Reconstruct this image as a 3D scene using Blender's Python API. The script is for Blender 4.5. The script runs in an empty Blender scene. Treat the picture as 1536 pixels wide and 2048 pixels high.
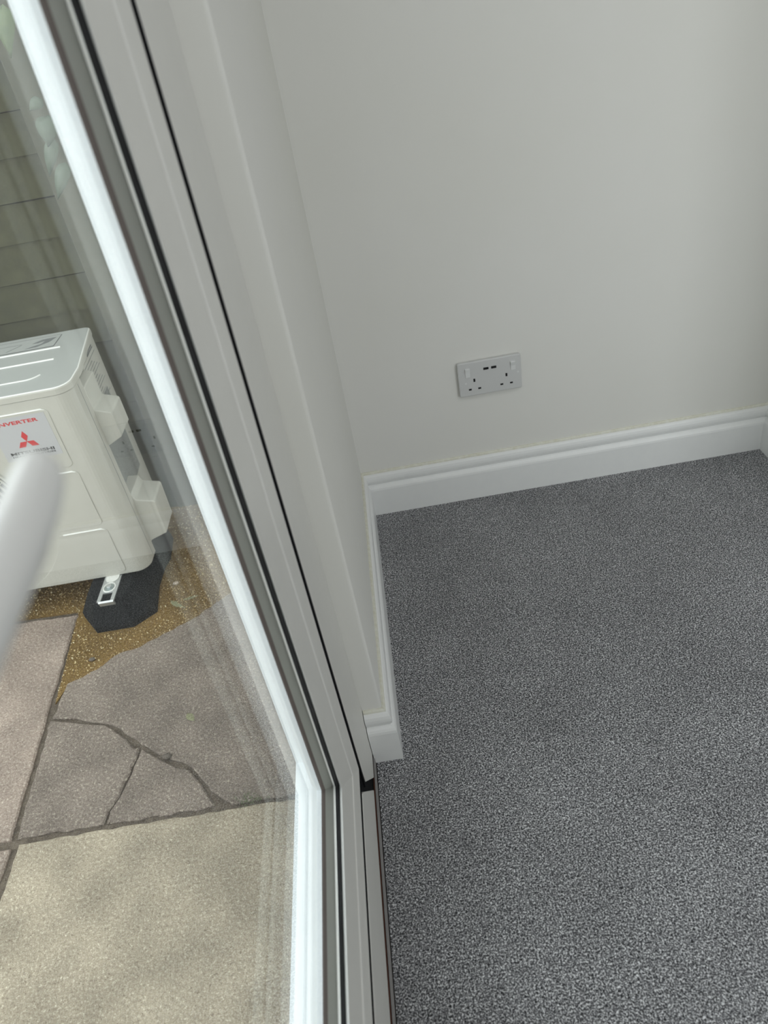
import bpy, bmesh, math, random
from mathutils import Matrix, Vector
random.seed(4)
sc = bpy.context.scene
H = 1.112                      # camera height above the carpet; the z values below are given from the camera's level

# ---------------------------------------------------------------- camera
cd = bpy.data.cameras.new('camera'); cam = bpy.data.objects.new('camera', cd)
sc.collection.objects.link(cam); sc.camera = cam
R = ((0.98486893, -0.17033494, -0.03192477), (-0.07435785, -0.58174083, 0.80996822), (-0.15653783, -0.79533868, -0.58560421))
m = Matrix(((R[0][0], -R[0][1], -R[0][2], 0), (R[1][0], -R[1][1], -R[1][2], 0), (R[2][0], -R[2][1], -R[2][2], H), (0, 0, 0, 1)))
cam.matrix_world = m
cd.sensor_fit = 'VERTICAL'; cd.sensor_height = 36.0; cd.lens = 36.0 * 1481.43 / 2048.0
cd.clip_start = 0.01
cd.dof.use_dof = True; cd.dof.focus_distance = 1.45; cd.dof.aperture_fstop = 5.2

# ---------------------------------------------------------------- world, light, exposure
w = bpy.data.worlds.new('overcast_sky'); sc.world = w; w.use_nodes = True
bg = w.node_tree.nodes['Background']; bg.inputs['Color'].default_value = (0.955, 0.970, 1.0, 1); bg.inputs['Strength'].default_value = 2.6
sc.view_settings.view_transform = 'Standard'; sc.view_settings.look = 'None'
sc.view_settings.gamma = 1.0; sc.view_settings.use_curve_mapping = False
sc.view_settings.exposure = 0.0

def portal(name, loc, rot, sx, sy):
    l = bpy.data.lights.new(name, 'AREA'); l.shape = 'RECTANGLE'; l.size = sx; l.size_y = sy; l.cycles.is_portal = True
    o = bpy.data.objects.new(name, l); o.location = loc; o.rotation_euler = rot; sc.collection.objects.link(o)
portal('door_portal', (-0.30, -0.02, 1.15), (0, -math.pi / 2, 0), 2.2, 1.6)
portal('window_portal', (1.6, -0.86, 1.15), (math.pi / 2, 0, 0), 1.6, 2.2)
portal('roof_portal', (1.15, -0.05, 2.62), (0, 0, 0), 1.5, 1.2)

# ---------------------------------------------------------------- materials
def mat(name, col, rough=0.6, spec=0.3, metal=0.0):
    M = bpy.data.materials.new(name); M.use_nodes = True
    b = M.node_tree.nodes['Principled BSDF']
    b.inputs['Base Color'].default_value = (*col, 1); b.inputs['Roughness'].default_value = rough
    b.inputs['Specular IOR Level'].default_value = spec; b.inputs['Metallic'].default_value = metal
    return M
def nodes(M): return M.node_tree, M.node_tree.nodes['Principled BSDF']
def noise_col(M, scale, stops, detail=4, rough=0.6, bump=0.0, bscale=None, dist=0.002, kind='noise', sub=None):
    t, b = nodes(M); N = t.nodes; L = t.links
    tc = N.new('ShaderNodeTexCoord')
    n = N.new('ShaderNodeTexNoise'); n.inputs['Scale'].default_value = scale; n.inputs['Detail'].default_value = detail; n.inputs['Roughness'].default_value = rough
    L.new(tc.outputs['Object'], n.inputs['Vector'])
    r = N.new('ShaderNodeValToRGB'); L.new(n.outputs['Fac'], r.inputs['Fac'])
    e = r.color_ramp.elements
    while len(e) < len(stops): e.new(0.5)
    for i, (p, c) in enumerate(stops): e[i].position = p; e[i].color = (*c, 1)
    out = r.outputs['Color']
    if sub:
        sscale, lo, hi = sub
        n3 = N.new('ShaderNodeTexNoise'); n3.inputs['Scale'].default_value = sscale; n3.inputs['Detail'].default_value = 3
        L.new(tc.outputs['Object'], n3.inputs['Vector'])
        mr = N.new('ShaderNodeMapRange'); mr.inputs['From Min'].default_value = 0.3; mr.inputs['From Max'].default_value = 0.7
        mr.inputs['To Min'].default_value = lo; mr.inputs['To Max'].default_value = hi
        L.new(n3.outputs['Fac'], mr.inputs['Value'])
        mx = N.new('ShaderNodeVectorMath'); mx.operation = 'SCALE'; L.new(out, mx.inputs[0]); L.new(mr.outputs['Result'], mx.inputs['Scale'])
        out = mx.outputs['Vector']
    L.new(out, b.inputs['Base Color'])
    if bump:
        n2 = N.new('ShaderNodeTexNoise'); n2.inputs['Scale'].default_value = bscale or scale; n2.inputs['Detail'].default_value = 6; n2.inputs['Roughness'].default_value = 0.65
        L.new(tc.outputs['Object'], n2.inputs['Vector'])
        bp = N.new('ShaderNodeBump'); bp.inputs['Strength'].default_value = bump; bp.inputs['Distance'].default_value = dist
        L.new(n2.outputs['Fac'], bp.inputs['Height']); L.new(bp.outputs['Normal'], b.inputs['Normal'])
    return M

M_wall = noise_col(mat('wall_paint', (.8, .8, .8), 0.75, 0.25), 1.6, [(0.35, (.735, .73, .685)), (0.65, (.755, .75, .715))], bump=0.05, bscale=160, dist=0.001)
M_ceil = mat('ceiling_bounce_cut', (.50, .50, .49), 0.9)  # unseen ceiling, greyed down to cut bounced light
M_wall2 = mat('far_wall_bounce_cut', (.30, .30, .30), 0.9)  # unseen far wall, darkened to weaken the bounce onto the carpet
M_skirt = noise_col(mat('skirting_gloss', (.8, .8, .8), 0.32, 0.5), 40, [(0.3, (.79, .80, .79)), (0.7, (.81, .82, .805))], bump=0.04, bscale=60, dist=0.001)
M_caulk = noise_col(mat('old_cream_paint', (.7, .7, .5), 0.5, 0.3), 90, [(0.35, (.66, .65, .54)), (0.65, (.74, .74, .66))], bump=0.3, bscale=200, dist=0.001)
M_carpet = mat('carpet', (.1, .1, .11), 0.95, 0.1)
M_frame = noise_col(mat('white_upvc', (.7, .7, .68), 0.38, 0.4), 30, [(0.3, (.66, .655, .615)), (0.7, (.68, .675, .635))], bump=0.02, bscale=90, dist=0.001)
M_bead = mat('grey_bead', (.20, .203, .185), 0.42, 0.35)
M_edge_glint = mat('white_edge_glint', (.93, .93, .90), 0.12, 1.0)  # lighter than the frame: sky glint on its edges put into the colour
M_gasket = mat('black_gasket', (.012, .012, .014), 0.55, 0.4)
M_dark = mat('dark_gap', (.006, .006, .007), 0.8, 0.1)
M_brown = mat('brown_gasket', (.09, .075, .068), 0.6, 0.3)
M_sill = noise_col(mat('powdery_white_sill', (.8, .85, .88), 0.6, 0.3), 600, [(0.3, (.74, .80, .84)), (0.6, (.86, .90, .92))], sub=(18, .95, 1.0))
M_copper = mat('copper_line', (.30, .13, .09), 0.4, 0.5, 0.6)
M_strip = mat('pale_metal_strip', (.34, .33, .32), 0.5, 0.4, 0.2)
M_plate = mat('socket_plastic', (.60, .605, .595), 0.35, 0.45)
M_switch = mat('rocker_plastic', (.74, .75, .74), 0.25, 0.5)
M_slot = mat('slot_black', (.01, .01, .01), 0.6)
M_acbody = noise_col(mat('ac_paint', (.7, .7, .65), 0.42, 0.4), 25, [(0.3, (.485, .475, .425)), (0.7, (.505, .495, .445))])
M_aclid = noise_col(mat('ac_lid_paint', (.6, .64, .62), 0.4, 0.4), 260, [(0.26, (.16, .16, .15)), (0.32, (.405, .42, .40)), (0.7, (.425, .44, .42))])
M_acglint_tab = mat('ac_glint_and_tab_paint', (.84, .84, .80), 0.3, 0.5)  # pale: highlights painted on lid and panel edges; also bracket rim and tab
M_sticker = mat('sticker_silver', (.46, .46, .47), 0.4, 0.4)
M_red = mat('print_red', (.55, .03, .035), 0.5, 0.3)
M_black = mat('print_black', (.02, .02, .022), 0.5, 0.3)
M_print = mat('print_grey', (.16, .17, .17), 0.6, 0.2)
M_coil = noise_col(mat('coil_mesh', (.2, .2, .2), 0.6, 0.3), 420, [(0.35, (.10, .105, .10)), (0.65, (.30, .305, .29))], detail=2)
M_rubber = noise_col(mat('black_rubber', (.02, .02, .02), 0.8, 0.25), 300, [(0.3, (.005, .0055, .006)), (0.7, (.015, .016, .017))], bump=0.6, bscale=350, dist=0.002)
M_zinc = mat('zinc_metal', (.62, .64, .64), 0.38, 0.5, 0.7)
M_bolt = mat('bolt_zinc', (.45, .52, .52), 0.3, 0.5, 0.8)
M_handle = mat('white_handle', (.72, .72, .70), 0.18, 0.8)
M_fence = noise_col(mat('mossy_timber', (.2, .2, .1), 0.85, 0.15), 3.2, [(0.3, (.040, .043, .022)), (0.55, (.066, .066, .036)), (0.75, (.088, .078, .048))], detail=8, rough=0.7, bump=0.35, bscale=60, dist=0.003, sub=(40, .8, 1.1))
M_post = noise_col(mat('mossy_post', (.2, .2, .1), 0.85, 0.15), 6, [(0.3, (.058, .061, .036)), (0.7, (.10, .096, .064))], detail=8, rough=0.7, bump=0.35, bscale=50, dist=0.003)
M_soil = noise_col(mat('dirty_mortar', (.1, .08, .06), 0.95, 0.1), 60, [(0.3, (.085, .068, .052)), (0.7, (.20, .165, .13))], detail=8, bump=0.6, bscale=150, dist=0.004)
M_sand = noise_col(mat('golden_sand', (.3, .2, .1), 0.9, 0.2), 190, [(0.28, (.09, .050, .016)), (0.5, (.25, .155, .052)), (0.66, (.37, .25, .09)), (0.8, (.60, .50, .30))], detail=5, rough=0.7, bump=0.8, bscale=200, dist=0.004, sub=(5, .65, 1.1))
M_grain = noise_col(mat('golden_grit', (.4, .3, .12), 0.7, 0.4), 130, [(0.3, (.14, .08, .028)), (0.46, (.33, .21, .075)), (0.58, (.60, .46, .22)), (0.68, (.95, .88, .65))], detail=2)
def stone(name, c1, c2, c3, sub=1.0):
    M = mat(name, c2, 0.85, 0.2)
    noise_col(M, 165, [(0.36, c1), (0.455, c2), (0.54, c2), (0.62, c3)], detail=7, rough=0.85, bump=1.0, bscale=130, dist=0.010, sub=(9, .78, 1.2))
    return M
M_slab = stone('riven_stone', (.13, .10, .082), (.31, .255, .215), (.80, .72, .58))
M_slab2 = stone('riven_stone_pale', (.22, .165, .12), (.53, .45, .34), (.98, .92, .74))
M_slab3 = stone('riven_stone_pink', (.19, .14, .11), (.45, .36, .30), (.90, .80, .68))
M_leaf = noise_col(mat('leaf_green', (.2, .3, .1), 0.5, 0.4), 30, [(0.3, (.07, .11, .035)), (0.7, (.13, .17, .065))])
M_leaf2 = noise_col(mat('leaf_grey_green', (.2, .3, .1), 0.5, 0.4), 30, [(0.3, (.065, .095, .06)), (0.7, (.11, .14, .095))])
M_deadleaf = mat('fallen_leaf', (.27, .27, .16), 0.7)
M_pebble = mat('pebble_grey', (.13, .11, .09), 0.8)
M_pebble2 = mat('pebble_pale', (.55, .45, .36), 0.7)
M_weed = mat('weed_green', (.10, .16, .05), 0.7)
M_render = noise_col(mat('house_render', (.6, .58, .52), 0.9), 8, [(0.3, (.5, .48, .43)), (0.7, (.6, .58, .53))])

# carpet: speckled twist pile
t, b = nodes(M_carpet); N = t.nodes; L = t.links
tc = N.new('ShaderNodeTexCoord')
v = N.new('ShaderNodeTexNoise'); v.inputs['Scale'].default_value = 420; v.inputs['Detail'].default_value = 2; v.inputs['Roughness'].default_value = 0.6
v.inputs['Distortion'].default_value = 0.6
L.new(tc.outputs['Object'], v.inputs['Vector'])
r = N.new('ShaderNodeValToRGB'); L.new(v.outputs['Fac'], r.inputs['Fac']); e = r.color_ramp.elements
e.new(.5); e.new(.6)
for i, (p, c) in enumerate([(.34, (.02, .021, .024)), (.44, (.125, .126, .133)), (.53, (.33, .332, .345)), (.62, (.93, .935, .95))]): e[i].position = p; e[i].color = (*c, 1)
pn = N.new('ShaderNodeTexNoise'); pn.inputs['Scale'].default_value = 5; pn.inputs['Detail'].default_value = 4; L.new(tc.outputs['Object'], pn.inputs['Vector'])
mr = N.new('ShaderNodeMapRange'); mr.inputs['From Min'].default_value = .3; mr.inputs['From Max'].default_value = .7; mr.inputs['To Min'].default_value = .86; mr.inputs['To Max'].default_value = 1.12
L.new(pn.outputs['Fac'], mr.inputs['Value'])
sm = N.new('ShaderNodeVectorMath'); sm.operation = 'SCALE'; L.new(r.outputs['Color'], sm.inputs[0]); L.new(mr.outputs['Result'], sm.inputs['Scale'])
L.new(sm.outputs['Vector'], b.inputs['Base Color'])
bp = N.new('ShaderNodeBump'); bp.inputs['Strength'].default_value = 1.0; bp.inputs['Distance'].default_value = 0.007
L.new(v.outputs['Fac'], bp.inputs['Height']); L.new(bp.outputs['Normal'], b.inputs['Normal'])
b.inputs['Sheen Weight'].default_value = 0.15

# glass: clear sheet with a Fresnel reflection on its front faces
def glass(name, ior):
  M_glass = bpy.data.materials.new(name); M_glass.use_nodes = True
  t = M_glass.node_tree; N = t.nodes; L = t.links; N.clear()
  out = N.new('ShaderNodeOutputMaterial'); mx = N.new('ShaderNodeMixShader'); tr = N.new('ShaderNodeBsdfTransparent'); gl = N.new('ShaderNodeBsdfGlossy')
  tr.inputs['Color'].default_value = (.975, .99, .982, 1); gl.inputs['Roughness'].default_value = 0.0
  fr = N.new('ShaderNodeFresnel'); fr.inputs['IOR'].default_value = ior
  ge = N.new('ShaderNodeNewGeometry'); sb = N.new('ShaderNodeMath'); sb.operation = 'SUBTRACT'; sb.inputs[0].default_value = 1.0
  mu = N.new('ShaderNodeMath'); mu.operation = 'MULTIPLY'
  L.new(ge.outputs['Backfacing'], sb.inputs[1]); L.new(sb.outputs[0], mu.inputs[0]); L.new(fr.outputs['Fac'], mu.inputs[1])
  L.new(mu.outputs[0], mx.inputs['Fac']); L.new(tr.outputs[0], mx.inputs[1]); L.new(gl.outputs[0], mx.inputs[2]); L.new(mx.outputs[0], out.inputs['Surface'])
  return M_glass
M_glass = glass('clear_glass', 1.58); M_glass2 = glass('clear_outer_glass', 1.30)

# ---------------------------------------------------------------- helpers
ORIG = {}                       # world origin of every object (all are pure translations)
def link(o, parent=None, org=(0, 0, 0)):
    sc.collection.objects.link(o)
    if parent is not None:
        p = ORIG[parent.name]; o.parent = parent; o.location = tuple(org[i] - p[i] for i in range(3))
    else: o.location = org
    ORIG[o.name] = tuple(org)
    return o
def tag(o, label=None, cat=None, group=None, kind=None):
    if label: o['label'] = label
    if cat: o['category'] = cat
    if group: o['group'] = group
    if kind: o['kind'] = kind
    return o
def empty(name, loc, **k):
    o = bpy.data.objects.new(name, None); o.empty_display_size = 0.05
    link(o, None, (loc[0], loc[1], loc[2] + H)); return tag(o, **k)
def build(name, verts, faces, mats, parent=None, mi=None, smooth=False, bevel=0, seg=2, angle=30, **k):
    """verts in camera-level coordinates; origin set at the bottom centre."""
    if not isinstance(mats, (list, tuple)): mats = [mats]
    xs, ys, zs = zip(*verts)
    org = ((min(xs) + max(xs)) / 2, (min(ys) + max(ys)) / 2, min(zs) + H)
    me = bpy.data.meshes.new(name)
    me.from_pydata([(x - org[0], y - org[1], z + H - org[2]) for x, y, z in verts], [], faces)
    for M in mats: me.materials.append(M)
    if mi:
        for p, i in zip(me.polygons, mi): p.material_index = i
    bm = bmesh.new(); bm.from_mesh(me); bmesh.ops.recalc_face_normals(bm, faces=bm.faces[:]); bm.to_mesh(me); bm.free()
    o = bpy.data.objects.new(name, me); link(o, parent, org)
    if bevel:
        md = o.modifiers.new('bevel', 'BEVEL'); md.width = bevel; md.segments = seg; md.limit_method = 'ANGLE'; md.angle_limit = math.radians(angle)
    if smooth:
        for p in me.polygons: p.use_smooth = True
    return tag(o, **k)
def boxg(x0, x1, y0, y1, z0, z1, off=0):
    v = [(x, y, z) for z in (z0, z1) for y in (y0, y1) for x in (x0, x1)]
    f = [(0, 1, 3, 2), (4, 6, 7, 5), (0, 4, 5, 1), (1, 5, 7, 3), (3, 7, 6, 2), (2, 6, 4, 0)]
    return v, [tuple(i + off for i in q) for q in f]
def boxes(lst):
    V = []; F = []
    for bx in lst:
        v, f = boxg(*bx, off=len(V)); V += v; F += f
    return V, F
def box(name, bx, M, parent=None, **k):
    v, f = boxes([bx]); return build(name, v, f, M, parent, **k)
def prism(poly, axis, a0, a1):
    """closed polygon extruded along axis (0=x: poly is (y,z); 1=y: (x,z); 2=z: (x,y))."""
    n = len(poly)
    def P(p, a): return (a, p[0], p[1]) if axis == 0 else (p[0], a, p[1]) if axis == 1 else (p[0], p[1], a)
    V = [P(p, a0) for p in poly] + [P(p, a1) for p in poly]
    F = [tuple(range(n)), tuple(range(2 * n - 1, n - 1, -1))] + [(i, (i + 1) % n, n + (i + 1) % n, n + i) for i in range(n)]
    return V, F
def arc(cx, cy, r, a0, a1, n=8):
    return [(cx + r * math.cos(math.radians(a0 + (a1 - a0) * i / n)), cy + r * math.sin(math.radians(a0 + (a1 - a0) * i / n))) for i in range(n + 1)]
def tube(path, radii, n=12, flat=None):
    V = []; F = []
    for i, p in enumerate(path):
        p = Vector(p); a = Vector(path[max(i - 1, 0)]); c = Vector(path[min(i + 1, len(path) - 1)])
        d = (c - a).normalized(); s = d.cross(Vector((0, 0, 1)))
        if s.length < 1e-4: s = Vector((0, 1, 0))
        s.normalize(); u = s.cross(d)
        rw, rh = radii[i] if isinstance(radii[i], tuple) else (radii[i], radii[i])
        for k in range(n):
            t_ = 2 * math.pi * k / n; q = p + s * (rw * math.cos(t_)) + u * (rh * math.sin(t_)); V.append(tuple(q))
    for i in range(len(path) - 1):
        for k in range(n): F.append((i * n + k, i * n + (k + 1) % n, (i + 1) * n + (k + 1) % n, (i + 1) * n + k))
    F.append(tuple(range(n))); F.append(tuple(range(len(V) - 1, len(V) - n - 1, -1)))
    return V, F

# ---------------------------------------------------------------- room shell
FL = -1.112; CE = 1.29
def holed(x0, x1, y0, y1, hx0, hx1, hy0, hy1, z0, z1):
    return boxes([(x0, hx0, y0, y1, z0, z1), (hx1, x1, y0, y1, z0, z1), (hx0, hx1, y0, hy0, z0, z1), (hx0, hx1, hy1, y1, z0, z1)])
V, F = boxes([(-0.1290, 3.2, -.72, 1.5295, FL - 0.012, FL)])
floor = build('floor', V, F, M_carpet, label='grey speckled twist pile carpet', kind='structure')
box('floor', (-.200, 3.2, -.74, 1.5475, -1.40, FL - 0.013), M_soil, kind='structure', label='dark screed under the carpet edge')
box('wall_back', (-0.255, 3.4, 1.5475, 1.75, FL - 0.10, CE), M_wall, kind='structure', label='plain off-white painted wall behind the double socket')
wl = build('wall_left', *prism([(-0.255, 1.5475), (-0.255, 0.822), (-0.1335, 0.818), (-0.104, 0.8176), (-0.1015, 0.8182), (-0.0998, 0.8200), (-0.0994, 0.8230), (-0.0994, 1.5475)], 2, FL - 0.10, CE), M_wall,
           kind='structure', label='short white wall return beside the glazed door')
box('wall_left', (-0.255, -0.0994, -.92, -.74, FL, CE), M_wall, kind='structure')
box('trim_1', (-0.255, -0.0994, -.74, 0.822, 1.02, CE), M_wall, kind='structure', label='white plaster head over the door')
box('wall_right', (0.915, 1.25, 1.18, 1.5475, FL, CE), M_wall, kind='structure', label='side of the wall pier at the right edge')
box('wall_right', (2.4, 2.6, -.74, 1.5475, FL, CE), M_wall2, kind='structure')
V, F = boxes([(-0.255, 0.9, -.92, -.72, FL, CE), (2.4, 2.6, -.92, -.72, FL, CE), (0.9, 2.4, -.92, -.72, 1.02, CE)])
build('wall_front', V, F, M_wall, kind='structure')  # unseen wall, pulled close so its added window lights the carpet
V, F = boxes([(x, x + .06, -.85, -.79, FL, 1.02) for x in (0.9, 1.62, 2.34)] + [(0.96, 2.34, -.85, -.79, FL, FL + .06), (0.96, 2.34, -.85, -.79, .96, 1.02)])  # out of view, invented to bring daylight into the room
win = build('added_window_1', V, F, M_frame, kind='structure', label='unseen glazed screen behind the viewer, added to let daylight in')
for x in (.96, 1.68): box('glass_pane', (x, x + .66, -.823, -.817, FL + .06, .96), M_glass, win)
V, F = holed(-0.255, 2.6, -.92, 1.75, .4, 1.9, -.65, .55, CE, CE + 0.2)  # the roof opening is invented to let sky light down
build('ceiling', V, F, M_ceil, kind='structure')

# skirting boards: moulded profile (protrusion from wall, height)
SK = [(0.0, .1220), (.0030, .1222), (.0052, .1200), (.0056, .1165), (.0085, .1150), (.0112, .1110), (.0128, .1050), (.0131, .0990), (.0120, .0930), (.0095, .0895), (.0088, .0872), (.0125, .0852), (.0150, .0825), (.0172, .0785), (.0182, .0735), (.0180, .0), (0.0, .0)]
def skirting(name, path, parent=None, **k):
    """path: wall line points; the board stands to the right-hand side of the travel direction, mitred at the corners."""
    n = len(SK); V = []; F = []; mi = []
    for i, p in enumerate(path):
        def nrm(a, c):
            d = Vector((c[0] - a[0], c[1] - a[1])).normalized(); return Vector((d.y, -d.x))
        n1 = nrm(path[i - 1], p) if i else nrm(p, path[i + 1]); n2 = nrm(p, path[i + 1]) if i < len(path) - 1 else n1
        mm = (n1 + n2) / (1 + n1.dot(n2))
        for d, h in SK: V.append((p[0] + mm.x * d, p[1] + mm.y * d, FL + h))
    for i in range(len(path) - 1):
        for j in range(n):
            F.append((i * n + j, i * n + (j + 1) % n, (i + 1) * n + (j + 1) % n, (i + 1) * n + j)); mi.append(1 if j < 3 else 0)
    F.append(tuple(range(n))); F.append(tuple(range(len(V) - 1, len(V) - n - 1, -1))); mi += [0, 0]
    return build(name, V, F, [M_skirt, M_caulk], parent, mi=mi, **k)
skirting('baseboard_back', [(-0.0994, 1.5475), (0.915, 1.5475)], kind='structure', label='white moulded skirting board under the double socket')
sk = skirting('baseboard_left', [(-0.1320, 0.8180), (-0.0994, 0.8180), (-0.0994, 1.5475)], kind='structure', label='white moulded skirting on the short wall return')
skirting('baseboard_right', [(0.915, 1.5475), (0.915, 1.18), (1.25, 1.18)], kind='structure')
# ---------------------------------------------------------------- glazed door
door = empty('door_1', (-0.15, 0.2, FL), kind='structure', label='white framed glazed door, closed, seen from inside')
Y0, Z0 = 0.577, -0.844
YL = 0.02                                   # hinge corner reference / lock stile glass line
ZT = 0.92
# leaf profile in (x, u): u runs outward from the glass; segments carry their material
PF = [(-.1750, .0060, M_brown), (-.1728, .0061, M_brown), (-.1700, .0080, M_bead), (-.1614, .0182, M_edge_glint), (-.1574, .0125, M_gasket), (-.1558, .0146, M_gasket), (-.1551, .0142, M_gasket),
      (-.1529, .0187, M_edge_glint), (-.1465, .0000, M_frame), (-.1408, .0530, M_frame), (-.1396, .0545, M_edge_glint), (-.1393, .0562, M_frame), (-.1366, .0800, M_frame), (-.1353, .0868, M_frame), (-.1372, .0905, M_frame),
      (-.1700, .0905, M_frame), (-.1985, .0905, M_frame), (-.1975, .0460, M_sill), (-.1812, .0070, M_sill)]
def rail_strip(name, sel, side, parent, **k):
    """sweep part of the leaf profile along one side of the leaf, mitred at both ends."""
    cor = {'bl': lambda x, u: (x, YL - u, Z0 - u), 'br': lambda x, u: (x, Y0 + u, Z0 - u), 'tr': lambda x, u: (x, Y0 + u, ZT + u), 'tl': lambda x, u: (x, YL - u, ZT + u)}
    a, c = {'bottom': ('bl', 'br'), 'hinge': ('br', 'tr'), 'top': ('tr', 'tl'), 'lock': ('tl', 'bl')}[side]
    n = len(PF); V = [cor[a](x, u) for x, u, _ in PF] + [cor[c](x, u) for x, u, _ in PF]; F = []; mats = []; mi = []
    for j in range(n):
        if j not in sel: continue
        M = PF[j][2]
        if M not in mats: mats.append(M)
        F.append((j, (j + 1) % n, n + (j + 1) % n, n + j)); mi.append(mats.index(M))
    used = sorted({i for f in F for i in f}); mp = {i: q for q, i in enumerate(used)}
    return build(name, [V[i] for i in used], [tuple(mp[i] for i in f) for f in F], mats, parent, mi=mi, **k)
FRm = list(range(7, len(PF)))
r_b = rail_strip('bottom_rail', FRm, 'bottom', door)
r_h = rail_strip('hinge_stile', FRm, 'hinge', door)
r_t = rail_strip('top_rail', FRm, 'top', door)
r_l = rail_strip('lock_stile', FRm, 'lock', door)
for s, rr in (('bottom', r_b), ('hinge', r_h), ('top', r_t), ('lock', r_l)):
    rail_strip('glazing_bead', [2, 3], s, rr, label='grey sloping glazing bead')
    rail_strip('gasket', [4, 5, 6], s, rr, label='black rubber gasket')
    rail_strip('inner_seal', [0, 1], s, rr, label='thin brown seal at the glass edge')
pane = box('glass_pane', (-.1810, -.1752, YL - .012, Y0 + .012, Z0 - .012, ZT + .012), M_glass, door)

box('glass_pane', (-.2010, -.1974, YL - .044, Y0 + .044, Z0 - .044, ZT + .044), M_glass2, door)

# fixed outer frame
XF = -.1331
def frame_part(name, poly, x0, x1, M, parent, **k):
    return build(name, *prism(poly, 0, x0, x1), M, parent, **k)
jamb = frame_part('frame_jamb', [(.6770, 1.02), (.6770, -.972), (.6817, -.990), (.754, -1.0875), (.8178, -1.0875), (.8178, 1.02)], -.200, XF, M_frame, door, bevel=.0012)
thr = frame_part('threshold', [(.628, -.9385), (.642, -.956), (.722, -1.0745), (-.74, -1.0745), (-.74, -.9385)], -.1605, XF, M_frame, door, bevel=.0012)
box('corner_key', (-.199, -.1370, .615, .8170, -1.112, -.9395), M_dark, door, label='black plastic corner joint')
box('frame_seal_gap_fill', (-.1600, -.1410, -.74, .6744, -1.112, -1.0745), M_dark, door, label='black fill for the shaded gap under the threshold')  # solid box, the gap's shade put into its black colour
box('frame_seal_gap_fill', (-.198, -.1342, .6690, .6772, -.985, .98), M_dark, door, label='black seal between leaf and frame')
box('frame_seal_gap_fill', (-.198, -.1340, -.74, .652, -.9386, -.9360), M_dark, door, label='black seal under the leaf')
box('frame_head', (-.200, XF, -.74, .8178, 1.012 , 1.02), M_frame, door)
# outside part of the frame: jamb and cill
oj = [(-.200, .8178), (-.200, .752), (-.2140, .752), (-.2165, .7560), (-.2380, .7690), (-.2405, .7740), (-.2590, .7800), (-.2605, .7840), (-.2605, .8178)]
build('outer_jamb', *prism(oj, 2, -1.305, 1.02), M_sill, door, label='bright white outer jamb with stepped edge')
os_ = [(-.200, -1.305), (-.200, -1.022), (-.2140, -1.022), (-.2165, -1.026), (-.2380, -1.039), (-.2405, -1.044), (-.2590, -1.0500), (-.2605, -1.0540), (-.2605, -1.305)]
build('door_cill', *prism(os_, 1, -.74, .8100), M_sill, door, label='powdery white cill outside the glass')
box('copper_edge', (-.1362, -.1345, -.74, .812, FL, -1.1020), M_copper, door, label='thin copper coloured line')
box('carpet_strip', (-.1335, -.1305, -.74, .8150, FL, -1.0985), M_strip, door, label='thin pale metal carpet edging')

# lever handle on the lock stile
hd = empty('handle', (-.1465, .0, -.13)); hd.parent = door
hd.location = tuple(ORIG[hd.name][i] - ORIG[door.name][i] for i in range(3))
build('backplate', *prism(arc(-.045, -.02, .014, 0, 180, 8) + arc(-.045, -.25, .014, 180, 360, 8), 0, -.1432, -.1345), M_handle, hd, bevel=.003, smooth=False)
HP = [(-.138, -.045, -.116), (-.124, -.045, -.116), (-.114, -.043, -.116), (-.1085, -.034, -.116), (-.1070, -.015, -.1155), (-.1070, .02, -.1145), (-.1070, .06, -.1130), (-.1070, .10, -.1120), (-.1072, .135, -.1115), (-.1076, .165, -.1105), (-.1082, .186, -.1085), (-.1088, .1985, -.1067), (-.1092, .2035, -.1058)]
HR = [(.0085, .0085)] * 4 + [(.0080, .0095), (.0075, .0105), (.0074, .0108), (.0074, .0108), (.0074, .0107), (.0075, .0106), (.0076, .0104), (.0072, .0096), (.0048, .0062)]
lv = build('lever', *tube(HP, HR, 16), M_handle, hd, smooth=True)
lv.modifiers.new('sub', 'SUBSURF').render_levels = 2

# second leaf (out of view, lets the room's daylight in)
V, F = boxes([(-.1960, -.1400, -.65, -.17, -.94, -.844), (-.1960, -.1400, -.65, -.17, .92, 1.0), (-.1960, -.1400, -.17, -.08, -.94, 1.0), (-.1960, -.1400, -.738, -.65, -.94, 1.0)])
d2 = build('door_2', V, F, M_frame, kind='structure'); box('glass_pane', (-.186, -.1752, -.65, -.17, -.844, .92), M_glass, d2)

# ---------------------------------------------------------------- double socket
PX0, PX1, PZ0, PZ1, PY = .1650, .3110, -.8270, -.7420, 1.5475
so = empty('double_socket', ((PX0 + PX1) / 2, PY, PZ0), label='grey-white double wall socket with two charging ports above the skirting board', cat='socket')
rr = .0045
rp = arc(PX1 - rr, PZ1 - rr, rr, 0, 90, 5) + arc(PX0 + rr, PZ1 - rr, rr, 90, 180, 5) + arc(PX0 + rr, PZ0 + rr, rr, 180, 270, 5) + arc(PX1 - rr, PZ0 + rr, rr, 270, 360, 5)
build('faceplate', *prism(rp, 1, PY - .0100, PY - .0002), M_plate, so, bevel=.0025, seg=3)
yf = PY - .0100
for (x, z, up) in ((.1874, -.7673, 1), (.2919, -.7673, -1)):
    hw, hh = .0054, .0113
    pol = [(yf + .001, z - hh), (yf - .0012 - (.0026 if up < 0 else 0), z - hh + .0006), (yf - .0016, z), (yf - .0012 - (.0026 if up > 0 else 0), z + hh - .0006), (yf + .001, z + hh)] if up > 0 else \
          [(yf + .001, z - hh), (yf - .0012, z - hh + .0006), (yf - .0020, z), (yf - .0048, z + hh - .0014), (yf + .001, z + hh)]
    sw = build('switch', *prism(pol, 0, x - hw, x + hw), M_switch, so, bevel=.0004)
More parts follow.
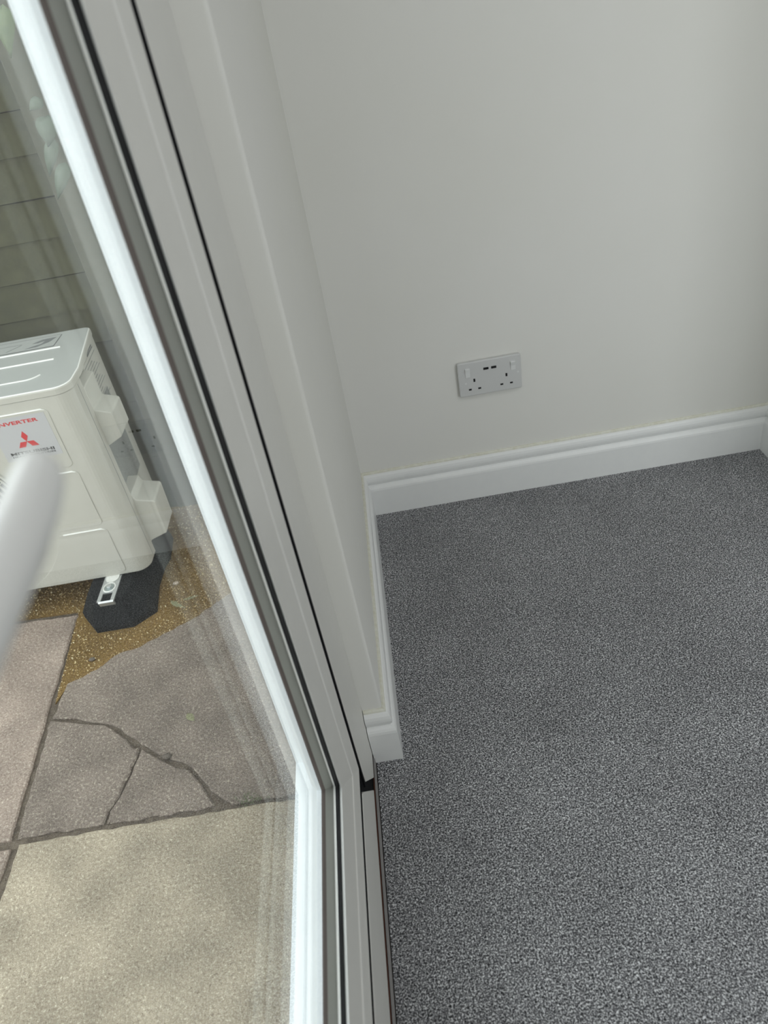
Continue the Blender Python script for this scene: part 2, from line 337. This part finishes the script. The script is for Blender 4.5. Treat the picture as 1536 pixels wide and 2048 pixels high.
for (x0, x1) in ((.2241, .2361), (.2421, .2541)):
    u_ = box('charging_port', (x0, x1, yf - .0004, yf + .001, -.7660, -.7604), M_slot, so, label='black charging port')
for ex, (l, n_) in ((.2015, (.1901, .2121)), (.2758, (.2638, .2861))):
    box('earth_slot', (ex - .0021, ex + .0021, yf - .0004, yf + .001, -.7915, -.7837), M_slot, so, label='black earth pin hole')
    for x in (l, n_): box('pin_slot', (x - .0033, x + .0033, yf - .0004, yf + .001, -.8116, -.8077), M_slot, so, label='black pin hole')
for x, z in ((.1815, -.7925), (.3030, -.7850)):
    V, F = prism(arc(x, z, .0022, 0, 330, 11), 1, yf - .0005, yf + .0005); build('screw_cap', V, F, M_switch, so)

# ---------------------------------------------------------------- outdoors
GZ = -1.305
ground = box('ground', (-6, -.2, -6, 6, -1.40, -1.3125), M_soil, kind='structure', label='dark soil and mortar bed under the patio')
patio = empty('patio', (-.8, .9, -1.3125), kind='structure', label='patio of large riven stone paving slabs, one of them cracked')
def slab(poly, M, label=None, jit=.0022, th=.012, lean=0.0, name='paving_slab'):
    P = []
    n = len(poly)
    for i in range(n):
        a = Vector(poly[i]); c = Vector(poly[(i + 1) % n]); k = max(1, int((c - a).length / .018))
        for q in range(k):
            p = a.lerp(c, q / k); P.append((p.x + random.uniform(-jit, jit), p.y + random.uniform(-jit, jit)))
    cx = sum(p[0] for p in P) / len(P); cy = sum(p[1] for p in P) / len(P); n = len(P)
    # inward offset
    I = []
    for i in range(n):
        a = Vector(P[i - 1]); c = Vector(P[(i + 1) % n]); d = (c - a).normalized(); nn = Vector((-d.y, d.x))
        I.append((P[i][0] + nn.x * .0035, P[i][1] + nn.y * .0035))
    V = [(x, y, GZ - th) for x, y in P] + [(x, y, GZ - .0035) for x, y in P] + [(x, y, GZ + random.uniform(-.0006, .0006)) for x, y in I]
    F = [(i, (i + 1) % n, n + (i + 1) % n, n + i) for i in range(n)] + [(n + i, n + (i + 1) % n, 2 * n + (i + 1) % n, 2 * n + i) for i in range(n)] + [tuple(range(2 * n, 3 * n))]
    o = build(name, V, F, M, patio)
    if label: o['label'] = label
    return o
sand_e = [(-.916, 1.313), (-.882, 1.330), (-.845, 1.349), (-.803, 1.388), (-.746, 1.406), (-.706, 1.426), (-.670, 1.448), (-.617, 1.478), (-.572, 1.512), (-.527, 1.553), (-.43, 1.62), (-.30, 1.69)]
crack = [(-.924, 1.206), (-.865, 1.189), (-.817, 1.172), (-.784, 1.163), (-.747, 1.138), (-.686, 1.086), (-.622, 1.039), (-.558, 1.002), (-.525, .964), (-.503, .933), (-.470, .899)]
crack2 = [(-.681, 1.076), (-.686, 1.03), (-.696, .991), (-.703, .957), (-.718, .93), (-.716, .899)]
XW = -.262
# counter-clockwise polygons
up = [(x + .002, y + .005) for x, y in crack]
slab(up[:-1] + [(-.455, .899), (XW, .899), (XW, 1.71)] + [(x, y) for x, y in sand_e[::-1][1:]], M_slab, 'large upper piece of the cracked slab', jit=.003)
lo = [(x - .002, y - .004) for x, y in crack]
slab([(-.907, .899), (-.721, .898)] + [(x - .0025, y) for x, y in crack2[::-1][1:]] + [(lo[5][0] - .006, lo[5][1] - .001)] + lo[4::-1], M_slab, 'left piece broken off the cracked slab', jit=.003)
slab([(-.713, .898), (-.490, .899)] + [lo[9], lo[8], lo[7], lo[6], (lo[5][0] + .012, lo[5][1] - .010)] + [(x + .0025, y) for x, y in crack2[1:]], M_slab, 'right piece broken off the cracked slab', jit=.003)
slab([(-1.53, .899), (-.917, .898), (-.938, 1.20), (-.957, 1.572), (-1.53, 1.600)], M_slab3, 'pinkish slab left of the long joint')
slab([(-.893, .290), (XW, .290), (XW, .888), (-.70, .888), (-.897, .884)], M_slab2, 'pale coarse slab at the bottom left')
slab([(-1.53, .290), (-.908, .290), (-.912, .878), (-1.53, .884)], M_slab3)
for i in range(5):
    for j in range(-3, 1):
        x1 = XW - i * .645 if i == 0 else -.908 - (i - 1) * .63; x0 = -.893 if i == 0 else x1 - .615
        y1 = .275 - (-j) * .61 if True else 0; y0 = y1 - .595
        slab([(x0, y0), (x1, y0), (x1, y1), (x0, y1)], (M_slab, M_slab2, M_slab3)[(i + j) % 3])
for (y0, y1) in ((.290, .884), (.903, 1.600)):
    slab([(-2.16, y0), (-1.545, y0), (-1.545, y1), (-2.16, y1)], M_slab)

# sand strip by the fence with loose grit
sd = [(-2.9, 1.61), (-1.53, 1.612), (-.960, 1.588), (-.942, 1.40), (-.930, 1.255)] + [(x + .003, y - .006) for x, y in sand_e] + [(XW, 1.70), (XW, 2.04), (-2.9, 2.04)]
build('sand', *prism(sd, 2, -1.3140, -1.3085), M_sand, kind='stuff', label='golden sand and grit between the paving and the fence', cat='sand')
def inside(x, y, P):
    c = False; n = len(P)
    for i in range(n):
        x1, y1 = P[i]; x2, y2 = P[(i + 1) % n]
        if (y1 > y) != (y2 > y) and x < (x2 - x1) * (y - y1) / (y2 - y1) + x1: c = not c
    return c
FOOT = [(-.105, 1.560), (-.050, 1.485), (.052, 1.485), (.108, 1.530), (.095, 1.640), (.098, 1.72), (.108, 1.760), (.10, 1.86), (.06, 1.93), (-.06, 1.93), (-.105, 1.86), (-.095, 1.70)]
V = []; F = []; cnt = 0
while cnt < 11000:
    x = random.uniform(-1.35, -.27); y = random.uniform(1.27, 2.03)
    if not inside(x, y, sd) or any(inside(x, y, [(cx_ + a_ * 1.06, (b_ - 1.71) * 1.04 + 1.71) for a_, b_ in FOOT]) for cx_ in (-.830, -1.38)) or (x > -.53 and x < -.47 and y > 1.97): continue
    s = random.uniform(.0009, .0024) * (1.6 if random.random() < .05 else 1); z = -1.3085 + s * .8; o = len(V); cnt += 1
    V += [(x + s * random.uniform(.6, 1.2), y, z), (x, y + s * random.uniform(.6, 1.2), z), (x - s, y, z), (x, y - s, z), (x, y, z + s * .9), (x, y, z - s * .8)]
    F += [(o, o + 1, o + 4), (o + 1, o + 2, o + 4), (o + 2, o + 3, o + 4), (o + 3, o, o + 4), (o + 1, o, o + 5), (o + 2, o + 1, o + 5), (o + 3, o + 2, o + 5), (o, o + 3, o + 5)]
build('grit', V, F, M_grain, kind='stuff', label='loose golden grit lying on the sand', cat='grit')

# fence: horizontal boards with a post at their end
fence = empty('fence', (-1.5, 2.06, -1.31), label='mossy green-brown fence of horizontal boards behind the air conditioner', cat='fence')
z = -1.31; i = 0
while z < .60:
    hh = .098; zz0 = z + .0015; zz1 = z + hh - .001
    n = 26; V = []; F = []
    top = [zz1 + .0018 * math.sin(i * 3.1 + k * .55) + random.uniform(-.0008, .0008) for k in range(n + 1)]
    for k in range(n + 1):
        x = -2.9 + k * (2.9 - .742) / n
        V += [(x, 2.052 - .009, zz0), (x, 2.052 - .002, top[k]), (x, 2.075, top[k]), (x, 2.075, zz0)]
    for k in range(n):
        a = 4 * k; F += [(a, a + 4, a + 5, a + 1), (a + 1, a + 5, a + 6, a + 2), (a + 2, a + 6, a + 7, a + 3), (a + 3, a + 7, a + 4, a)]
    F += [(0, 1, 2, 3), (4 * n + 3, 4 * n + 2, 4 * n + 1, 4 * n)]
    build('board', V, F, M_fence, fence); z += hh; i += 1
box('post', (-.740, -.640, 2.030, 2.10, -1.31, .62), M_post, fence, bevel=.004)
z = -1.31
while z < .60:
    box('board', (-.638, -.20, 2.050, 2.070, z + .0015, z + .097), M_fence, fence); z += .098
box('back_board', (-2.9, -.20, 2.076, 2.09, -1.31, .60), M_soil, fence)

# climbing plant hanging over the fence
vine = empty('climbing_plant', (-.55, 1.93, -.9), label='climbing plant with pointed green leaves hanging down the fence post', cat='plant')
def leaf(c, L_, W_, tilt, M, parent, name='leaf', yaw=0.0, droop=.2):
    V = []; F = []; n = 7
    for i in range(n + 1):
        t_ = i / n; wv = W_ * math.sin(math.pi * min(1, t_ ** .75)) * .5 * (1 if t_ < .85 else 1.05)
        for s in (-1, 0, 1):
            V.append((s * wv, -t_ * L_, -abs(s) * .10 * W_ - droop * L_ * t_ * t_))
    for i in range(n):
        a = 3 * i; F += [(a, a + 1, a + 4, a + 3), (a + 1, a + 2, a + 5, a + 4)]
    Rm = Matrix.Rotation(yaw, 3, 'Z') @ Matrix.Rotation(tilt[1], 3, 'Y') @ Matrix.Rotation(tilt[0], 3, 'X')
    V = [tuple(Rm @ Vector(v) + Vector(c)) for v in V]
    V += [(x + .0003, y + .0004, z + .0003) for x, y, z in V]; k = 3 * (n + 1)
    F += [tuple(q + k for q in f[::-1]) for f in F]
    me = build(name, V, F, M, parent, smooth=True); return me
D90 = math.pi / 2
stem = build('stem', *tube([(-.70, 1.93, .25), (-.60, 1.94, .10), (-.57, 1.95, -.05), (-.56, 1.96, -.25), (-.50, 1.97, -.50), (-.49, 2.00, -.9), (-.50, 2.01, -1.31)], [.003, .003, .003, .003, .0035, .004, .004], 6), M_fence, vine)
def hang(bx_, bz, tx, tz, y, W_, M):
    """leaf hanging from (bx, bz) to its tip (tx, tz)"""
    b_ = Vector((bx_, y, bz)); t_ = Vector((tx, y - .012, tz)); d = t_ - b_; wv = d.normalized().cross(Vector((0, 1, 0))).normalized(); n = 8
    V = []; F = []
    for i in range(n + 1):
        q = i / n; hw = W_ * .5 * (math.sin(math.pi * q ** .55) if 0 < q < 1 else 0)
        for sgn in (-1, 0, 1): V.append(tuple(b_ + d * q + wv * (sgn * hw) + Vector((0, abs(sgn) * W_ * .12 - .01 * math.sin(math.pi * q), 0))))
    for i in range(n):
        a = 3 * i; F += [(a, a + 1, a + 4, a + 3), (a + 1, a + 2, a + 5, a + 4)]
    o = build('leaf', V, F, M, vine, smooth=True); md = o.modifiers.new('thick', 'SOLIDIFY'); md.thickness = .0006
for a in ((-.628, .060, -.647, -.030, 1.85, .042, M_leaf), (-.622, -.142, -.642, -.200, 1.85, .050, M_leaf2), (-.628, -.185, -.664, -.258, 1.85, .030, M_leaf2), (-.618, -.235, -.662, -.305, 1.84, .032, M_leaf2), (-.625, -.110, -.655, -.128, 1.86, .025, M_leaf2),
          (-.700, .20, -.690, .10, 1.88, .06, M_leaf), (-.640, .22, -.655, .12, 1.88, .06, M_leaf2), (-.560, .05, -.575, -.06, 1.88, .06, M_leaf), (-.550, -.20, -.535, -.31, 1.90, .06, M_leaf), (-.520, -.42, -.530, -.52, 1.92, .06, M_leaf2)):
    hang(*a)

# ---------------------------------------------------------------- air conditioner outdoor unit
AX0, AXR = -1.50, -.722
ZB, ZL, ZTOP = -1.214, -.6680, -.6500
AY = 1.600
ac = empty('air_conditioner', (-1.12, 1.80, ZB), label='cream outdoor air conditioning unit with red three-diamond badge on black feet', cat='air conditioner')
foot_b = [(AX0 + .05, 1.970)] + arc(AX0 + .045, AY + .045, .045, 180, 270, 6) + arc(-.7600, AY + .038, .038, 270, 360, 8) + [(-.7215, 1.683), (-.7440, 1.686), (-.7640, 1.970)]
build('casing', *prism(foot_b, 2, ZB, ZL - .0012), M_acbody, ac, bevel=.003)
lid_p = [(AX0 + .02, 1.982), (AX0 + .0, 1.66)] + arc(AX0 + .050, AY + .045, .050, 180, 270, 6) + arc(-.7600, AY + .0380, .0400, 270, 360, 8) + [(-.7205, 1.70)] + arc(-.780, 1.960, .020, 10, 90, 5)
n = len(lid_p); cxl, cyl = -1.1, 1.82
def inset(P, d):
    out = []
    for i in range(len(P)):
        a = Vector(P[i - 1]); q = Vector(P[i]); c = Vector(P[(i + 1) % len(P)])
        d1 = (q - a).normalized() if (q - a).length > 1e-6 else Vector((1, 0)); d2 = (c - q).normalized() if (c - q).length > 1e-6 else d1
        dd = (d1 + d2).normalized(); out.append((q.x - dd.y * d, q.y + dd.x * d))
    return out
def area(P): return sum(P[i - 1][0] * P[i][1] - P[i][0] * P[i - 1][1] for i in range(len(P)))
if area(lid_p) < 0: lid_p.reverse()
rings = [(0, ZL), (0, ZTOP - .0050), (.0015, ZTOP - .0022), (.0040, ZTOP - .0006), (.0075, ZTOP)]
V = []; F = []; mi = []
for d, zz in rings:
    V += [(x, y, zz) for x, y in inset(lid_p, d)]
for k in range(len(rings) - 1):
    for i in range(n): F.append((k * n + i, k * n + (i + 1) % n, (k + 1) * n + (i + 1) % n, (k + 1) * n + i)); mi.append((0, 0, 2, 1)[k])
F.append(tuple(range(n - 1, -1, -1))); F.append(tuple(range((len(rings) - 1) * n, len(rings) * n))); mi += [0, 1]
lid = build('lid', V, F, [M_acbody, M_aclid, M_acglint_tab], ac, mi=mi)
for (y, xr) in ((1.859, -.811), (1.780, -.805)):
    build('lid_glint_rib', *prism([(y - .0035, ZTOP - .001), (y - .0012, ZTOP + .0024), (y + .0014, ZTOP + .0024), (y + .0050, ZTOP - .001)], 0, -1.42, xr), M_acglint_tab, lid)  # pale colour carries the highlight of a step in the lid
rib = [(x, y) for x, y in [(-1.42, 1.6715)] + arc(-.846, 1.7100, .0385, 270, 330, 6)]
V, F = tube([(x, y, ZTOP + .0006) for x, y in rib], [.0022] * len(rib), 6); build('lid_glint_rib', V, F, M_acglint_tab, lid)

def plate(name, poly, M, parent, y=AY, th=.0018, **k): return build(name, *prism(poly, 1, y - th, y + .0006), M, parent, **k)
fc = (-1.160, -.970)
def arc_z(r, z0, z1, n=8):                     # points on the fan-guard ring between two heights (lower first)
    out = []
    for i in range(n + 1):
        z_ = z0 + (z1 - z0) * i / n; out.append((fc[0] + math.sqrt(max(0, r * r - (z_ - fc[1]) ** 2)), z_))
    return out
def panel(z0, z1, xr, xl):
    r_ = .012
    P = [(xl(z0), z0)] + arc(xr - r_, z0 + r_, r_, 270, 360, 5) + arc(xr - r_, z1 - r_, r_, 0, 90, 5) + [(xl(z1), z1)]
    nn = 6; P += [(xl(z1 + (z0 - z1) * i / nn), z1 + (z0 - z1) * i / nn) for i in range(1, nn)]
    return P
ring = lambda R_: (lambda z_: fc[0] + math.sqrt(max(.0004, R_ * R_ - (z_ - fc[1]) ** 2)))
for (z0, z1, xr, xl) in ((-.857, -.6965, -.7905, lambda z_: -1.43), (-1.040, -.8725, -.7875, ring(.262)), (-1.203, -1.0545, -.7845, ring(.262))):
    P = panel(z0, z1, xr, xl) if z1 > -.7 and True else panel(z0, z1, xr, xl)
    if z1 > -.7:
        P = arc(-.8025, -.845, .012, 270, 360, 5) + arc(-.8025, -.7085, .012, 0, 90, 5) + [(-1.43, -.6965), (-1.43, -.745)] + [(fc[0] + .262 * math.cos(math.radians(a)), fc[1] + .262 * math.sin(math.radians(a))) for a in range(118, 25, -8)]
        P = P if area(P) > 0 else P[::-1]
    pl = plate('front_panel', P, M_acbody, ac, bevel=.0008, th=.0015)
    c_ = (sum(p[0] for p in P) / len(P), sum(p[1] for p in P) / len(P))
    # pressed groove line round the panel
    V, F = tube([(p[0], AY - .0004, p[1]) for p in P] + [(P[0][0], AY - .0004, P[0][1])], [.0011] * (len(P) + 1), 5)
    build('panel_groove', V, F, M_acbody, pl)
    hz = z1
    V, F = tube([(-1.42 if z1 > -.7 else xl(z1) + .012, AY - .0010, hz), (xr - .014, AY - .0010, hz), (xr - .006, AY - .0010, hz - .0030)], [.0022, .0022, .0008], 6)
    build('panel_glint_ridge', V, F, M_acglint_tab, pl)  # painted highlight along the panel's top groove
# badge sticker
st = plate('sticker', [(-1.05, -.8180), (-.8000, -.8180), (-.8000, -.7035), (-1.05, -.7035)] if False else [(-.9370, -.8180), (-.8000, -.8180), (-.8000, -.7035), (-.9370, -.7035)], M_sticker, ac, y=AY - .0014, th=.0006)
def text(body, M, x0, x1, z0, hgt, parent, y, name, bold=.0, axis='front', emb=0):
    c = bpy.data.curves.new(name, 'FONT'); c.body = body; c.size = 1.0; c.offset = bold; c.extrude = .012; c.resolution_u = 3; c.space_character = 1.0 + emb
    tmp = bpy.data.objects.new('tmp', c); sc.collection.objects.link(tmp); bpy.context.view_layer.update()
    me = bpy.data.meshes.new_from_object(tmp.evaluated_get(bpy.context.evaluated_depsgraph_get())); bpy.data.objects.remove(tmp)
    xs = [v_.co.x for v_ in me.vertices]; ys = [v_.co.y for v_ in me.vertices]
    ax, bx, ay, by = min(xs), max(xs), min(ys), max(ys); V = []
    for v_ in me.vertices:
        V.append((x0 + (v_.co.x - ax) / (bx - ax) * (x1 - x0), y - v_.co.z * .03, z0 + (v_.co.y - ay) / (by - ay) * hgt))
    return build(name, V, [tuple(p.vertices) for p in me.polygons], M, parent)
ys_ = AY - .0021
text('INVERTER', M_red, -.9205, -.8205, -.7225, .0092, st, ys_, 'lettering', bold=.022)
text('MITSUBISHI', M_black, -.9215, -.8140, -.8025, .0078, st, ys_, 'lettering', bold=.028)
text('HEAVY INDUSTRIES', M_black, -.9200, -.8140, -.8092, .0042, st, ys_, 'lettering', bold=.012)
s_ = .0163; C0 = (-.8695, -.7700)
for k_, a in enumerate((90, 210, 330)):
    P = [C0]
    for da, rr_ in ((-30, s_), (0, s_ * math.sqrt(3)), (30, s_)):
        P.append((C0[0] + rr_ * math.cos(math.radians(a + da)), C0[1] + rr_ * math.sin(math.radians(a + da))))
    plate('badge_diamond', P, M_red, st, y=ys_, th=.0004)
# fan guard
fg = build('fan_guard', *prism([(fc[0] + .216 * math.cos(2 * math.pi * i / 48), fc[1] + .216 * math.sin(2 * math.pi * i / 48)) for i in range(48)], 1, AY - .0008, AY + .001), M_slot, ac, label='round fan guard with dark opening')
for rr_ in [.028 + .0155 * i for i in range(13)]:
    V, F = tube([(fc[0] + rr_ * math.cos(2 * math.pi * i / 48), AY - .006, fc[1] + rr_ * math.sin(2 * math.pi * i / 48)) for i in range(49)], [.0028] * 49, 6)
    build('guard_ring', V, F, M_acbody, fg)
V = []; F = []
for i in range(24):
    a = 2 * math.pi * i / 24; p0 = (fc[0] + .03 * math.cos(a), AY - .0055, fc[1] + .03 * math.sin(a)); p1 = (fc[0] + .214 * math.cos(a + .25), AY - .0045, fc[1] + .214 * math.sin(a + .25))
    v_, f_ = tube([p0, p1], [.0016, .0016], 5); F += [tuple(q + len(V) for q in f) for f in f_]; V += v_
build('guard_spokes', V, F, M_acbody, fg)
V, F = tube([(fc[0] + .221 * math.cos(2 * math.pi * i / 64), AY - .002, fc[1] + .221 * math.sin(2 * math.pi * i / 64)) for i in range(65)], [.004] * 65, 8); build('guard_rim', V, F, M_acbody, fg)

box('side_seam', (-.7230, -.7214, 1.6560, 1.6574, -1.205, -.675), M_print, ac, label='thin dark panel seam')
# side covers (profile in x-z, extruded away from the viewer)
up_ = [(-.770, -.6930), (-.7400, -.6880), (-.7205, -.6960), (-.7215, -.7560), (-.7190, -.7600), (-.6850, -.7720), (-.6820, -.7760), (-.6820, -.8430), (-.7200, -.8610), (-.770, -.8700)]
build('valve_cover', *prism(up_[::-1], 1, 1.680, 1.772), M_acbody, ac, bevel=.0035, seg=3, label='upper stepped cover on the side of the casing')
lo_ = [(-.780, -1.0100), (-.7210, -1.0170), (-.7150, -1.0360), (-.6720, -1.0470), (-.6680, -1.0520), (-.6700, -1.1350), (-.6700, -1.1570), (-.7240, -1.1760), (-.7420, -1.2120), (-.780, -1.2120)]
build('pipe_cover', *prism(lo_[::-1], 1, 1.680, 1.780), M_acbody, ac, bevel=.0045, seg=3, label='lower boxed cover on the side of the casing')
def side_quad(name, ya, yb, z0, z1, M, parent, lift=.0012):
    fx = lambda y: -.7440 - (y - 1.686) * (.020 / .284)
    xa, xb = fx(ya), fx(yb)
    V = [(xa, ya, z0), (xb, yb, z0), (xb, yb, z1), (xa, ya, z1)]; V += [(x + lift, y, z) for x, y, z in V]
    return build(name, V, [(0, 1, 2, 3), (7, 6, 5, 4), (0, 4, 5, 1), (1, 5, 6, 2), (2, 6, 7, 3), (3, 7, 4, 0)], M, parent)
side_quad('coil_guard', 1.690, 1.915, -1.060, -.800, M_coil, ac, .0015)
lb = side_quad('rating_label', 1.790, 1.945, -.835, -.690, M_acbody, ac)
for q in range(14):
    zz = -.699 - q * .0096; side_quad('label_line', 1.800 + .010 * (q * 5 % 3), 1.935 - .018 * (q * 7 % 4), zz - .0016, zz, M_print, lb, .0016)
for q in range(2): side_quad('label_line', 1.86, 1.925, -.684 - q * .0055, -.6812 - q * .0055, M_print, ac, .0016)
# lid sticker with arrow mark
zt = ZTOP + .0003
def flat(name, P, M, parent, th=.0005, zz=zt): return build(name, *prism(P, 2, zz - .0003, zz + th), M, parent)
LS = lambda P: [(x * .967, y * .967) for x, y in P]
ls = flat('lid_label', LS([(-1.40, 1.938), (-.862, 1.938), (-.862, 2.020), (-1.40, 2.020)]), M_aclid, ac)
for P in ([(-1.40, 1.938), (-.862, 1.938), (-.862, 1.9392), (-1.40, 1.9392)], [(-.8632, 1.938), (-.862, 1.938), (-.862, 2.020), (-.8632, 2.020)], [(-1.40, 2.0188), (-.862, 2.0188), (-.862, 2.020), (-1.40, 2.020)]):
    flat('label_border', LS(P), M_print, ls, .0008)
flat('label_mark', LS([(-.946, 1.950), (-.914, 1.952), (-.884, 1.976), (-.872, 2.004), (-.912, 2.002), (-.934, 1.982), (-.918, 1.980), (-.900, 1.990), (-.906, 1.970), (-.926, 1.962)]), M_print, ls, .0008)
for q in range(3):
    x = -1.0 - q * .11
    flat('label_mark', LS([(x, 1.952), (x + .003, 1.952), (x + .034, 1.985), (x + .031, 1.985)]), M_print, ls, .0008)
    flat('label_mark', LS([(x - .03, 1.952), (x - .027, 1.952), (x - .037, 1.985), (x - .040, 1.985)]), M_print, ls, .0008)
    flat('label_mark', LS([(x - .04, 1.990), (x + .034, 1.990), (x + .034, 1.9915), (x - .04, 1.9915)]), M_print, ls, .0008)

# mounting bracket with bolt
br = empty('mounting_foot', (-.82, 1.55, -1.22)); br.parent = ac
br.location = tuple(ORIG[br.name][i] - ORIG[ac.name][i] for i in range(3))
V, F = boxes([(-.8500, -.8030, 1.532, 1.66, -1.2185, -1.2150), (-.8500, -.8400, 1.500, 1.532, -1.2185, -1.2150), (-.8130, -.8030, 1.500, 1.532, -1.2185, -1.2150)])
build('bracket', V, F, M_zinc, br)
build('bracket_lip', *prism([(1.5000, -1.2150), (1.4960, -1.2185), (1.5010, -1.2330), (1.5060, -1.2330), (1.5030, -1.2185)], 0, -.8460, -.8050), M_zinc, br)
V, F = tube([(-.8265 + .0160 * math.cos(2 * math.pi * i / 24), 1.553 + .0180 * math.sin(2 * math.pi * i / 24), -1.2140) for i in range(25)], [.0018] * 25, 6)
build('slot_rim', V, F, M_acglint_tab, br)
build('washer', *prism(arc(-.8265, 1.553, .0125, 0, 345, 23), 2, -1.2150, -1.2130), M_bolt, br)
build('bolt_head', *prism(arc(-.8265, 1.553, .0078, 0, 300, 5), 2, -1.2130, -1.2070), M_zinc, br, bevel=.001)
build('foot_tab', *prism([(-.846, 1.60)] + arc(-.8265, 1.592, .0185, 180, 360, 10) + [(-.808, 1.64), (-.846, 1.64)], 2, -1.2146, -1.2128), M_acglint_tab, br)
bl2 = [(-1.40, 1.50), (-1.36, 1.50), (-1.36, 1.66), (-1.40, 1.66)]
build('bracket', *prism(bl2, 2, -1.2185, -1.2150), M_zinc, br)

# rubber feet
def rubber_foot(cx, label):
    rf = empty('rubber_foot', (cx, 1.72, -1.3085), label=label, cat='foot', group='black rubber feet under the air conditioner')
    A = FOOT
    B = [(-.062, 1.560), (-.040, 1.512), (.038, 1.512), (.062, 1.540), (.058, 1.640), (.058, 1.72), (.064, 1.760), (.06, 1.85), (.045, 1.90), (-.045, 1.90), (-.062, 1.85), (-.058, 1.70)]
    n = len(A); V = [(cx + x, y, -1.3085) for x, y in A] + [(cx + x * .99, y, -1.290) for x, y in A] + [(cx + x, y, -1.2240) for x, y in B] + [(cx + x * .93, (y - 1.7) * .97 + 1.7, -1.2190) for x, y in B]
    F = [tuple(range(n - 1, -1, -1)), tuple(range(3 * n, 4 * n))]
    for k in range(3): F += [(k * n + i, k * n + (i + 1) % n, (k + 1) * n + (i + 1) % n, (k + 1) * n + i) for i in range(n)]
    build('block', V, F, M_rubber, rf)
rubber_foot(-.830, 'black rubber foot under the right end of the air conditioner, bolt showing')
rubber_foot(-1.38, 'black rubber foot under the far left end of the air conditioner')

# ---------------------------------------------------------------- small litter on the ground
def pebble(x, y, z, s, M, label, seed, name='pebble', cat='pebble'):
    rnd = random.Random(seed); bm = bmesh.new(); bmesh.ops.create_icosphere(bm, subdivisions=2, radius=1)
    V = [(x + v_.co.x * s * (1 + rnd.uniform(-.12, .12)), y + v_.co.y * s * .75 * (1 + rnd.uniform(-.12, .12)), z + s * .45 + v_.co.z * s * .5) for v_ in bm.verts]
    F = [tuple(v_.index for v_ in f.verts) for f in bm.faces]; bm.free()
    return build(name, V, F, M, smooth=True, label=label, cat=cat)
pebble(-.868, 1.384, -1.3080, .0085, M_pebble, 'dark grey pebble on the sand below the rubber foot', 1)
pebble(-.612, 1.040, -1.3075, .0100, M_pebble, 'brown pebble stuck in the mortar crack', 2)
pebble(-.686, 1.636, -1.3080, .0085, M_pebble2, 'pale stone chip on the sand right of the rubber foot', 3)
def gleaf(c, L_, W_, yaw, M, label):
    o = leaf((c[0], c[1], c[2]), L_, W_, (.10, .15), M, None, name='fallen_leaf', yaw=yaw, droop=-.05); tag(o, label=label, cat='leaf')
gleaf((-.690, 1.565, -1.3050), .060, .020, .9, M_deadleaf, 'dull green fallen leaf on the sand right of the black foot')
gleaf((-.655, 1.560, -1.3050), .045, .012, 1.8, M_deadleaf, 'thin curled dead leaf beside the pale stone chip')
gleaf((-.582, 1.150, -1.3015), .030, .018, .7, M_deadleaf, 'small curled leaf lying on the large piece of cracked slab')
# weed tuft in the joint by the cill
wd = []; wf = []
for i in range(60):
    x = -.416 + random.gauss(0, .016); y = .900 + random.gauss(0, .006); a = random.uniform(0, 6.28); l_ = random.uniform(.004, .012); o = len(wd)
    wd += [(x, y, -1.3070), (x + .0015 * math.cos(a + 1.5), y + .0015 * math.sin(a + 1.5), -1.3065), (x + l_ * math.cos(a), y + l_ * math.sin(a), -1.3045 + l_ * .5)]; wf.append((o, o + 1, o + 2))
build('weed_tuft', wd, wf, M_weed, label='tiny green weed growing in the joint near the white cill', cat='weed')
